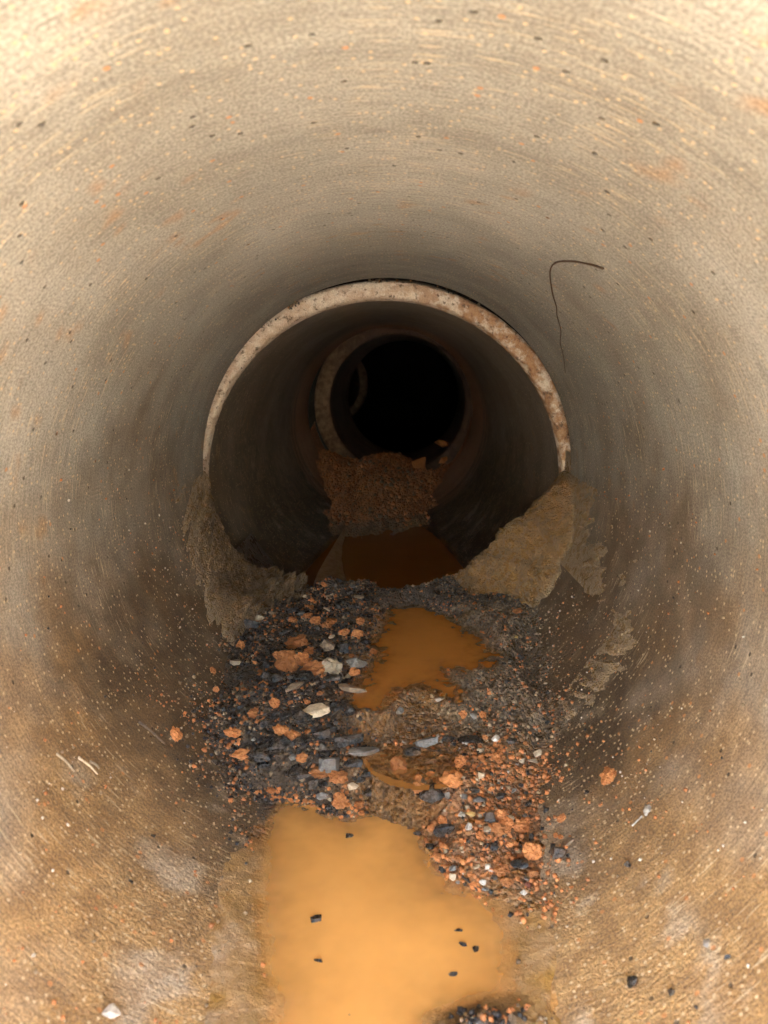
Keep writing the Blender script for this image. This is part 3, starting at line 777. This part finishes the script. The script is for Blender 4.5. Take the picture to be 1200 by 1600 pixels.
# px, py, width, height (of the thing as seen), material, kind, label
D, G, O, T, B, W_, Yl = 'dark', 'grey', 'clay', 'tan', 'brown', 'white', 'yellow'
HERO = [
 (492, 1117, 46, 24, T, 'pale cream rock lying behind a round dark stone in the gravel'),
 (472, 1130, 30, 28, D, 'round dark stone in front of the pale cream rock'),
 (500, 1150, 34, 28, D, 'dark lump touching the right of the round dark stone'),
 (539, 1160, 56, 22, D, 'long glossy dark stone pointing right beside the gravel edge'),
 (470, 1165, 30, 26, D, None), (431, 1171, 46, 28, D, 'wide black stone in the left half of the gravel'),
 (409, 1187, 40, 25, D, None), (515, 1202, 38, 28, G, 'speckled light grey granite stone near the front gravel edge'),
 (552, 1200, 30, 27, D, None), (567, 1177, 44, 17, G, 'slanting grey slab at the right edge of the gravel'),
 (468, 1210, 40, 20, D, None), (416, 1204, 22, 18, D, None), (505, 1232, 17, 16, D, None), (504, 1248, 21, 14, G, 'small flat grey stone at the near puddle edge'),
 (515, 1262, 19, 16, D, 'small dark stone dipping into the near puddle'), (487, 1230, 22, 26, D, None),
 (441, 1145, 21, 15, O, None), (458, 1152, 19, 12, O, None), (472, 1187, 14, 14, O, None), (501, 1211, 24, 15, O, None),
 (528, 1219, 26, 20, O, None), (531, 1257, 19, 22, O, None), (362, 1147, 20, 12, O, None), (379, 1181, 22, 13, O, None), (396, 1119, 13, 17, O, None),
 (429, 1102, 14, 14, O, None), (396, 1157, 10, 6, W_, 'tiny white chip on the left of the gravel'), (458, 1187, 13, 12, G, None),
 (461, 1079, 30, 21, B, 'ochre brown stone behind the pale cream rock'), (476, 1063, 29, 23, D, 'bluish dark stone just in front of the orange clods'),
 (432, 1065, 25, 20, D, None), (391, 1085, 18, 11, G, None), (518, 1065, 30, 18, D, None), (550, 1080, 40, 17, B, 'flat brown grey stone lying at the edge of the brown puddle'),
 (578, 1210, 28, 13, D, None), (551, 1234, 17, 17, T, 'pale tan stone among dark ones at the front gravel edge'), (578, 1243, 24, 19, D, None), (563, 1221, 19, 11, D, None),
 (453, 954, 26, 18, D, 'dark angular stone at the back of the gravel'), (390, 978, 30, 19, D, 'dark flat stone below the left mud bank'),
 (450, 994, 27, 23, D, 'large dark stone just behind the knobbly orange clod'), (389, 999, 17, 13, D, None),
 (513, 1015, 23, 21, B, 'brown peaked stone left of the brown puddle'), (537, 1017, 21, 19, D, None),
 (463, 1008, 29, 19, O, 'knobbly orange clod right below a large dark stone'), (450, 1041, 32, 27, O, 'largest orange clay clod in the middle of the gravel'),
 (471, 1035, 21, 21, O, 'orange clod touching the right of the largest clod'), (492, 1049, 32, 19, O, 'flat-sided orange clod in the row of clods'),
 (519, 1047, 27, 21, T, 'tan rooty clod at the right end of the row of clods'), (557, 1043, 30, 21, G, 'grey stone on the left shore of the brown puddle'),
 (367, 1035, 20, 20, T, 'tan block at the left edge of the gravel against the wall'), (416, 1041, 25, 15, D, None), (385, 1060, 36, 13, D, None),
 (372, 1010, 11, 11, O, None), (483, 1019, 12, 12, O, None), (433, 1027, 10, 15, O, None), (494, 972, 15, 12, O, None), (511, 979, 13, 8, O, None),
 (538, 990, 14, 10, O, None), (563, 976, 11, 22, O, None), (510, 955, 11, 10, T, None), (560, 935, 17, 8, T, 'pale pebble on the dark mud sill at the joint'), (580, 965, 13, 10, D, None),
 (661, 1163, 44, 17, G, 'long pale grey slab beside the shallow trickle'), (701, 1160, 21, 20, D, 'pointed dark stone right of the long pale slab'),
 (736, 1159, 36, 11, D, 'flat dark stone on the right mud flat'), (774, 1157, 15, 13, W_, 'whitish pebble on the right mud flat'), (799, 1162, 17, 13, D, None),
 (643, 1178, 28, 13, D, 'dark stone in front of the long pale slab'), (623, 1202, 22, 22, O, 'round orange clod standing alone in the shallow trickle'), (675, 1248, 36, 38, D, 'biggest black stone at the top right of the near puddle'),
 (655, 1240, 15, 13, D, None), (707, 1222, 28, 22, O, 'orange clod right behind the biggest black stone'), (652, 1233, 17, 14, O, None), (740, 1234, 19, 19, D, None),
 (782, 1247, 17, 11, D, None), (750, 1255, 24, 19, G, 'speckled grey stone on the right gravel spit'), (724, 1248, 12, 13, G, None), (700, 1246, 15, 15, G, None),
 (765, 1282, 21, 25, D, 'upright black stone on the right gravel spit'), (735, 1275, 14, 10, Yl, 'small yellow pebble on the right gravel spit'),
 (721, 1276, 11, 14, W_, None), (732, 1295, 14, 14, W_, 'white shard below the yellow pebble'), (697, 1306, 42, 23, D, 'flat black stone at the right edge of the near puddle'),
 (652, 1306, 14, 10, D, None), (671, 1325, 15, 10, D, None), (812, 1295, 22, 19, O, None), (792, 1290, 17, 16, O, None), (779, 1299, 22, 18, O, None), (781, 1277, 15, 15, O, None),
 (832, 1310, 13, 12, D, None), (832, 1337, 24, 25, O, 'large orange clod at the right end of the gravel spit'), (811, 1353, 28, 15, D, 'flat dark stone low on the right gravel spit'),
 (706, 1361, 13, 14, G, None), (756, 1381, 15, 9, W_, None), (817, 1396, 12, 9, W_, None), (824, 1386, 11, 10, 'maroon', 'small maroon pebble beside a white one on the gravel spit'),
 (877, 1337, 25, 23, D, 'dark blue grey stone alone on the right wall foot'), (887, 1316, 22, 13, B, 'flat brown stone just above the lone dark stone'),
 (880, 1280, 13, 9, O, None), (832, 1194, 16, 13, T, None), (842, 1179, 15, 9, T, None), (817, 1192, 13, 11, T, None), (724, 1119, 10, 12, O, None), (740, 1122, 13, 11, G, None),
 (754, 1119, 9, 10, O, None), (624, 1114, 15, 14, G, 'grey pebble on the mud ridge before the brown puddle'), (687, 1096, 15, 10, W_, 'whitish pebble on the near shore of the brown puddle'),
 (808, 957, 13, 9, O, 'orange crumb at the foot of the right mud bank'), (805, 997, 9, 6, Yl, 'tiny yellow pebble beside the right mud flat'),
 (955, 1215, 24, 18, O, 'orange clod stuck alone on the right wall'), (335, 1191, 15, 9, D, 'black pebble on the left wall beside the gravel'),
 (272, 1149, 19, 11, O, 'orange clod stuck on the left wall'), (335, 1078, 8, 8, O, None), (330, 1048, 9, 8, O, None),
 (495, 1437, 22, 10, D, 'dark pebble breaking the surface of the near puddle, farther of two'), (497, 1502, 14, 11, D, 'dark pebble breaking the surface of the near puddle, nearer of two'),
 (545, 1306, 14, 8, D, 'dark pebble in the near puddle close to the gravel'),
 (170, 1582, 26, 20, W_, 'white flake low on the left wall near the bottom edge'), (545, 1590, 16, 8, D, None),
 (716, 1455, 14, 6, D, None), (722, 1475, 16, 6, D, None), (742, 1483, 16, 7, D, None), (708, 1522, 14, 5, D, None), (200, 1380, 10, 12, D, None), (237, 1307, 8, 8, D, None), (985, 1352, 12, 12, D, None),
 (918, 1238, 10, 9, D, None), (1140, 1498, 12, 10, D, None), (1052, 1552, 12, 12, D, None), (990, 1534, 20, 12, D, None), (1110, 1475, 14, 14, G, None),
]
KN = {D: ('gravel_stone', 'stone'), G: ('gravel_stone', 'stone'), T: ('pale_stone', 'stone'), B: ('gravel_stone', 'stone'), W_: ('quartz_chip', 'stone'), Yl: ('pebble', 'stone'), 'maroon': ('pebble', 'stone'), O: ('clay_clod', 'clod')}
GEN = {D: ('dark crushed stone, one of many in the wet gravel', 'dark gravel stones'),
       G: ('small grey granite stone, one of several among the gravel', 'small grey granite stones'),
       T: ('small pale tan stone, one of several among the gravel', 'small tan stones'),
       B: ('small brown stone, one of several among the gravel', 'small brown stones'),
       W_: ('small white quartz chip, one of several on the mud', 'white quartz chips'),
       O: ('small orange clay clod, one of many among the gravel', 'orange clay clods')}
WATERLINE = {(495, 1437), (497, 1502), (545, 1306), (545, 1590), (716, 1455), (722, 1475), (742, 1483), (708, 1522)}
occupied = []
for k, (px, py, wd, hg, mk, lab) in enumerate(HERO):
    nm, cat = KN[mk]
    if (px, py) in WATERLINE: p = at_z(px, py, ZA)
    else: p = hit(px, py + hg * .25)
    s = wd * depth(p) / 1200 * 1.3
    onwall = abs(p.z - float(wall_z(np.clip(p.x, -.45, .45)))) < .004 and abs(p.x) > .2
    me = (CLODS[k % 8] if mk == O else ROCKS[k % 12] if wd > 18 else PEB[k % 8])
    if mk == T and 'rooty' in (lab or ''): me = CLODS[3]
    lb, gr = (lab, None) if lab else GEN[mk]
    if (px, py) in WATERLINE and not lab: lb, gr = 'tiny dark bit of grit just breaking the near puddle surface', 'grit bits in the near puddle'
    elif not lab and (px < 300 or px > 900): lb, gr = ('tiny dark pebble stuck low on the pipe wall', 'dark pebbles on the wall') if mk in (D, G) else (lb, gr)
    place(nm, me, mk, p, s, hg / wd, lb, cat, gr, sink=.55 if (px, py) in WATERLINE else .02, rz=random.uniform(-.35, .35), tilt=.25,
          normal=wall_normal(p) if onwall else None)
    occupied.append((p.x, p.y, s * .5))

# scattered smaller stones and clods
def free(x, y, r):
    for a, b, q in occupied:
        if (a - x) ** 2 + (b - y) ** 2 < ((q + r) * .62) ** 2: return False
    return True
def wet(x, y):
    return max(float(poly_sd(np.array([x]), np.array([y]), q)[0]) for q in (POLY_A, POLY_B)) > -.002
rd = random.Random(5)
def scatter(n, mk_fn, region, smin, smax, big=False):
    c = 0; tries = 0
    while c < n and tries < n * 60:
        tries += 1
        px, py = region()
        p = hit(px, py)
        if abs(p.x) > .33 or p.z < float(wall_z(p.x)) + .002 or wet(p.x, p.y): continue
        s = smin * (smax / smin) ** (rd.random() ** 1.7)
        if not free(p.x, p.y, s * .5): continue
        mk = mk_fn(); nm, cat = KN[mk]
        me = rd.choice((CLODS if s > .012 else CRUMBS) + PEB[:4]) if mk == O else rd.choice(ROCKS if s > .014 else PEB)
        place(nm, me, mk, p, s, rd.uniform(.6, .95), GEN[mk][0], cat, GEN[mk][1], sink=.06)
        occupied.append((p.x, p.y, s * .5)); c += 1
def in_poly_px(poly):
    xs = [p[0] for p in poly]; ys = [p[1] for p in poly]
    def f():
        while True:
            x, y = rd.uniform(min(xs), max(xs)), rd.uniform(min(ys), max(ys))
            if poly_sd(np.array([x]), np.array([y]), poly)[0] > 0: return x, y
    return f
LEFTG = in_poly_px([(372, 930), (430, 900), (560, 915), (600, 950), (590, 985), (590, 1020), (560, 1060), (540, 1100), (570, 1150), (600, 1230), (560, 1270), (470, 1250), (395, 1255), (352, 1180), (345, 1100), (365, 1030), (372, 980)])
FRONT = in_poly_px([(580, 1225), (700, 1205), (760, 1150), (820, 1200), (840, 1300), (850, 1360), (820, 1410), (740, 1395), (690, 1370), (665, 1290), (600, 1262)])
RIGHTM = in_poly_px([(700, 1110), (760, 1050), (800, 980), (840, 1060), (860, 1150), (835, 1220), (760, 1200), (690, 1150)])
pick = lambda *w: (lambda: rd.choices([D, O, T, G, B], w)[0])
scatter(215, pick(62, 25, 4, 4, 5), LEFTG, .010, .029)
scatter(150, pick(13, 74, 7, 6, 0), FRONT, .007, .019)
scatter(45, pick(10, 55, 20, 10, 5), RIGHTM, .006, .012)
RFRINGE = in_poly_px([(835, 1150), (870, 1200), (905, 1290), (915, 1400), (860, 1440), (800, 1420), (840, 1340)])
LFRINGE = in_poly_px([(300, 1050), (345, 1040), (345, 1250), (300, 1230)])
for reg_, n_ in ((RFRINGE, 34), (LFRINGE, 16)):
    for _ in range(n_):
        p = hit(*reg_()); s_ = rd.uniform(.003, .009); mk = rd.choices([O, D, T], (70, 18, 12))[0]
        place(KN[mk][0], rd.choice(CRUMBS if mk == O else PEB), mk, p, s_, .8, 'crumb of ' + {O: 'orange clay', D: 'dark stone', T: 'tan stone'}[mk] + ' on the bare wall beside the gravel', KN[mk][1], 'crumbs beside the gravel', sink=.1, normal=wall_normal(p))
EDGE = in_poly_px([(400, 1240), (480, 1235), (600, 1225), (690, 1215), (672, 1262), (600, 1268), (540, 1284), (480, 1266), (400, 1262)])
scatter(60, pick(34, 54, 6, 6, 0), EDGE, .007, .018)
LIP = in_poly_px([(430, 895), (560, 900), (700, 905), (800, 935), (760, 960), (640, 935), (520, 935), (400, 930)])
scatter(36, pick(70, 14, 8, 4, 4), LIP, .007, .018)

# ------------------------------------------------------------------ fine grit (uncountable): one mesh on the bed, one on the wall
OCT = np.array([(1, 0, 0), (-1, 0, 0), (0, 1, 0), (0, -1, 0), (0, 0, 1), (0, 0, -1)], float)
OF = np.array([(0, 2, 4), (2, 1, 4), (1, 3, 4), (3, 0, 4), (2, 0, 5), (1, 2, 5), (3, 1, 5), (0, 3, 5)])
def grit(name, P, S, C, label, mat):
    n = len(P)
    A = rng.normal(size=(n, 3, 3)); Q, _ = np.linalg.qr(A)
    base = OCT[None] * rng.uniform(.55, 1.15, (n, 6, 1))
    V = np.einsum('nij,nkj->nki', Q, base) * S[:, None, None] + P[:, None, :]
    F = (OF[None] + (np.arange(n) * 6)[:, None, None]).reshape(-1, 3)
    me = np_mesh(name, V.reshape(-1, 3), F); col_attr(me, np.repeat(C, 6, 0))
    o = link(name, me, mat, None, False); tag(o, label, kind='stuff')
def grit_mat():
    N = NT('grit'); pos = N.n('NewGeometry').outputs['Position']
    t = N.attr('tint').outputs['Color']; n = N.noise(pos, 300, 3)
    return N.done(N.mix(N.mapr(n, .35, .65, 0, .4), t, N.mix(.6, t, (.08, .05, .03))), .55, N.bump(n, .6, .001), .45)
M['grit'] = grit_mat()
PAL = {'o': (.52, .20, .065), 'd': (.024, .024, .025), 't': (.34, .25, .15), 'w': (.66, .60, .50), 'b': (.20, .13, .07)}
def bed_grit():
    P = []; S = []; C = []
    N0 = 60000
    x = rng.uniform(-.36, .36, N0); y = rng.uniform(.55, 1.98, N0)
    z = floor_z(x, y); sd_ = np.maximum(poly_sd(x, y, POLY_A), poly_sd(x, y, POLY_B)); ss = poly_sd(x, y, POLY_S)
    m = fbm(x * 12, y * 12 + 50, 3)
    left = sstep(.02, -.06, x + m * .05) * sstep(.92, .97, y); front = sstep(-.03, .04, x) * sstep(.74, .88, y) * sstep(1.22, 1.10, y)
    rgt = sstep(.02, .08, x) * sstep(1.10, 1.2, y) * sstep(1.9, 1.7, y); lip = sstep(1.66, 1.76, y)
    dens = np.clip(.05 + .8 * left + .55 * front + .35 * rgt + .5 * lip, 0, 1) * np.clip(.6 + m, .15, 1)
    dens = np.where(y < .95, np.where(x > .0, dens, .02), dens); clump = np.exp(-((x - .105) / .05) ** 2 - ((y - .655) / .03) ** 2); dens = np.maximum(dens, clump)
    keep = (sd_ < -.001) & (rng.random(N0) < sstep(-.085, .012, poly_sd(x, y, POLY_D) + fbm(x * 9 + 31, y * 9 + 3, 3) * .05) ** 2) & (ss < .004) & (rng.random(N0) < dens) 
    for i in np.nonzero(keep)[0]:
        if len(P) > 26000: break
        r_ = rng.random()
        if left[i] > .5 or lip[i] > .5 or clump[i] > .3: k = 'd' if r_ < .45 else 'o' if r_ < .68 else 'b' if r_ < .88 else 't'
        elif front[i] > .4: k = 'o' if r_ < .72 else 'd' if r_ < .82 else 't' if r_ < .97 else 'w'
        else: k = 'b' if r_ < .45 else 't' if r_ < .72 else 'o' if r_ < .92 else 'd'
        s = .0012 * (5.0 ** (rng.random() ** 1.5))
        P.append((x[i], y[i], z[i] + s * .35)); S.append(s); C.append(np.array(PAL[k]) * rng.uniform(.7, 1.3))
    grit('gravel_grit', np.array(P), np.array(S), np.array(C), 'fine grit and crumbs of clay strewn over the mud', M['grit'])
bed_grit()
def wall_grit():
    n = 9000
    ph = rng.uniform(R(28), R(100), n) * rng.choice([-1, 1], n); y = rng.uniform(.45, 1.75, n)
    m = fbm(ph * 5 + 20, y * 7, 3)
    keep = rng.random(n) < np.clip(.35 + m * 1.8, .03, 1) * np.interp(np.abs(ph), [R(28), R(45), R(70), R(100)], [.8, 1, .5, .08])
    ph, y = ph[keep], y[keep]; n = len(ph)
    s = .0007 * 5.0 ** (rng.random(n) ** 2.3)
    P = np.stack([(RAD - s * .3) * np.sin(ph), y, AX - (RAD - s * .3) * np.cos(ph)], 1)
    kk = rng.choice(['o', 't', 'w', 'd'], n, p=[.50, .28, .14, .08])
    C = np.array([np.array(PAL[k]) * rng.uniform(.75, 1.25) for k in kk])
    z = floor_z(P[:, 0], P[:, 1]); ok = P[:, 2] > z - .002
    grit('wall_grit', P[ok], s[ok], C[ok], 'tiny clay and sand specks clinging to the pipe walls', M['grit'])
wall_grit()
def heap_crumbs():
    n = 2200; P = []; S = []; C = []
    for _ in range(n):
        x = rng.uniform(-.30, .36); y = rng.uniform(3.1, 4.25); z = heap_z(x, y)
        if z < float(ground2(np.array(x), np.array(y))) + .003 or z < ZC: continue
        s = .004 * 4.6 ** (rng.random() ** 2); P.append((x, y, z + s * .3)); S.append(s)
        C.append(np.array(PAL['o' if rng.random() < .8 else 'b']) * rng.uniform(.7, 1.25))
    grit('clay_crumbs', np.array(P), np.array(S), np.array(C), 'crumbs of reddish clay covering the heap in the second pipe', M['grit'])
heap_crumbs()
def joint_crumbs():
    n = 1500; P = []; S = []; C = []
    for _ in range(n):
        a = R(rng.normal(92, 22)); 
        if not R(48) < a < R(140): continue
        g = .5 + .5 * mnoise.noise(Vector((a * 6, 3, 0)))
        if rng.random() > sstep(.45, .75, g): continue
        s = .0012 * 4.5 ** (rng.random() ** 1.6); rr = RAD + rng.uniform(-.004, .03)
        P.append((rr * math.cos(a), YJ + rng.uniform(.02, .062), AX + rr * math.sin(a))); S.append(s)
        C.append(np.array(PAL[rng.choice(['o', 'b', 't', 'd'])]) * rng.uniform(.6, 1.1))
    grit('joint_crumbs', np.array(P), np.array(S), np.array(C), 'dirt crumbs wedged in the gap over the top of the joint', M['grit'])
joint_crumbs()

# ------------------------------------------------------------------ clay lumps beside the far rim
for (px, py, wd, hg, lab) in ((657, 722, 40, 24, 'squared clay lump on top of the far heap'), (690, 716, 20, 22, 'small clay lump leaning on the far rim at right'), (690, 690, 26, 40, 'tall clay lump stuck to the right of the far rim')):
    p = at_y(px, py + hg * .4, 4.12); s = wd * depth(p) / 1200
    place('clay_lump', ROCKS[(px + py) % 12], 'clay', (p.x, p.y, p.z), s, hg / wd, lab, 'clay lump', None, sink=.1, rz=.2)

# ------------------------------------------------------------------ roots, twigs, litter
def strand(name, pts, r0, r1, mat, label, cat, seg=4, sides=6):
    P = [Vector(p) for p in pts]; Q = []
    for i in range(len(P) - 1):
        a = P[max(i - 1, 0)]; b = P[i]; c = P[i + 1]; d = P[min(i + 2, len(P) - 1)]
        for k in range(seg):
            t = k / seg
            Q.append(.5 * ((2 * b) + (c - a) * t + (2 * a - 5 * b + 4 * c - d) * t * t + (3 * b - a - 3 * c + d) * t ** 3))
    Q.append(P[-1]); n = len(Q); V = []
    for i, q in enumerate(Q):
        tn = (Q[min(i + 1, n - 1)] - Q[max(i - 1, 0)]).normalized()
        u = tn.orthogonal().normalized(); v = tn.cross(u)
        rr = (r0 + (r1 - r0) * i / (n - 1)) * (1 + .25 * mnoise.noise(q * 160))
        for k in range(sides):
            a = 2 * math.pi * k / sides; V.append(q + (u * math.cos(a) + v * math.sin(a)) * rr)
    F = grid_faces(sides, n, True) + [tuple(range(sides))[::-1], tuple((n - 1) * sides + k for k in range(sides))]
    base = Q[0]; o = link(name, mesh_from(name, [v - base for v in V], F), M[mat]); o.location = base
    tag(o, label, cat); return o
def wallpts(pp, off=.0012):
    r = []
    for a, b in pp:
        p = on_bore(a, b); r.append(p + wall_normal(p) * off)
    return r
strand('root', wallpts([(943, 418), (918, 411), (890, 407), (868, 410), (860, 425), (864, 458), (870, 478), (871, 492), (877, 516), (876, 535), (881, 556), (884, 582)]), .0016, .0005, 'root', 'thin dark hooked root clinging to the upper right wall', 'root')
strand('twig', wallpts([(216, 1129), (232, 1141), (246, 1154), (256, 1163)], .002), .0022, .0012, 'twig', 'short grey twig lying on the left wall', 'twig')
def bedpts(pp, off=.004):
    r = []
    for a, b in pp:
        p = hit(a, b); r.append(p + Vector((0, 0, off)))
    return r
strand('twig', bedpts([(722, 1376), (732, 1384), (746, 1398)], .006), .0016, .0009, 'blacktwig', 'thin black twig at the right edge of the near puddle', 'twig')
strand('root', bedpts([(500, 1040), (520, 1045), (530, 1056), (536, 1070), (531, 1076)], .014), .0012, .0006, 'twig', 'fine pale rootlet curling over the tan rooty clod', 'root')
strand('root', bedpts([(468, 1180), (490, 1168), (520, 1170), (548, 1166)], .012), .0010, .0006, 'blacktwig', 'fine dark rootlet lying across the black gravel', 'root')
# scrap of litter on the right wall: a crumpled pale husk with a white stalk
lp = on_bore(1014, 1268); ln = wall_normal(lp)
lit = empty('litter_scrap', lp)
hm = clod(77, .5, 3, .25); ho = link('husk', hm, M['white'], None)
ho.parent = lit; ho.scale = (.011, .020, .012); ho.rotation_euler = (0.2, -.75, -.5); ho.location = ln * .004
sp = [p - lp for p in wallpts([(1006, 1277), (997, 1286), (990, 1293)], .003)]
V = []
st = strand('stalk', sp, .0011, .0009, 'white', None, None)
st.parent = lit
tag(lit, 'pale crumpled scrap with a white stalk on the right wall', 'litter')
# streaks of dried mud on the left wall
for k, (a, b) in enumerate((((88, 1178), (116, 1206)), ((122, 1184), (152, 1210)), ((140, 1190), (155, 1202)))):
    pts = wallpts([a, ((a[0] + b[0]) / 2 + 2, (a[1] + b[1]) / 2 - 1), b], .0002)
    strand('mud_streak', pts, .0022, .0012, 'tan', ('longest pale dried mud streak on the left wall', 'middle pale dried mud streak on the left wall', 'shortest pale dried mud streak on the left wall')[k], 'mud streak')
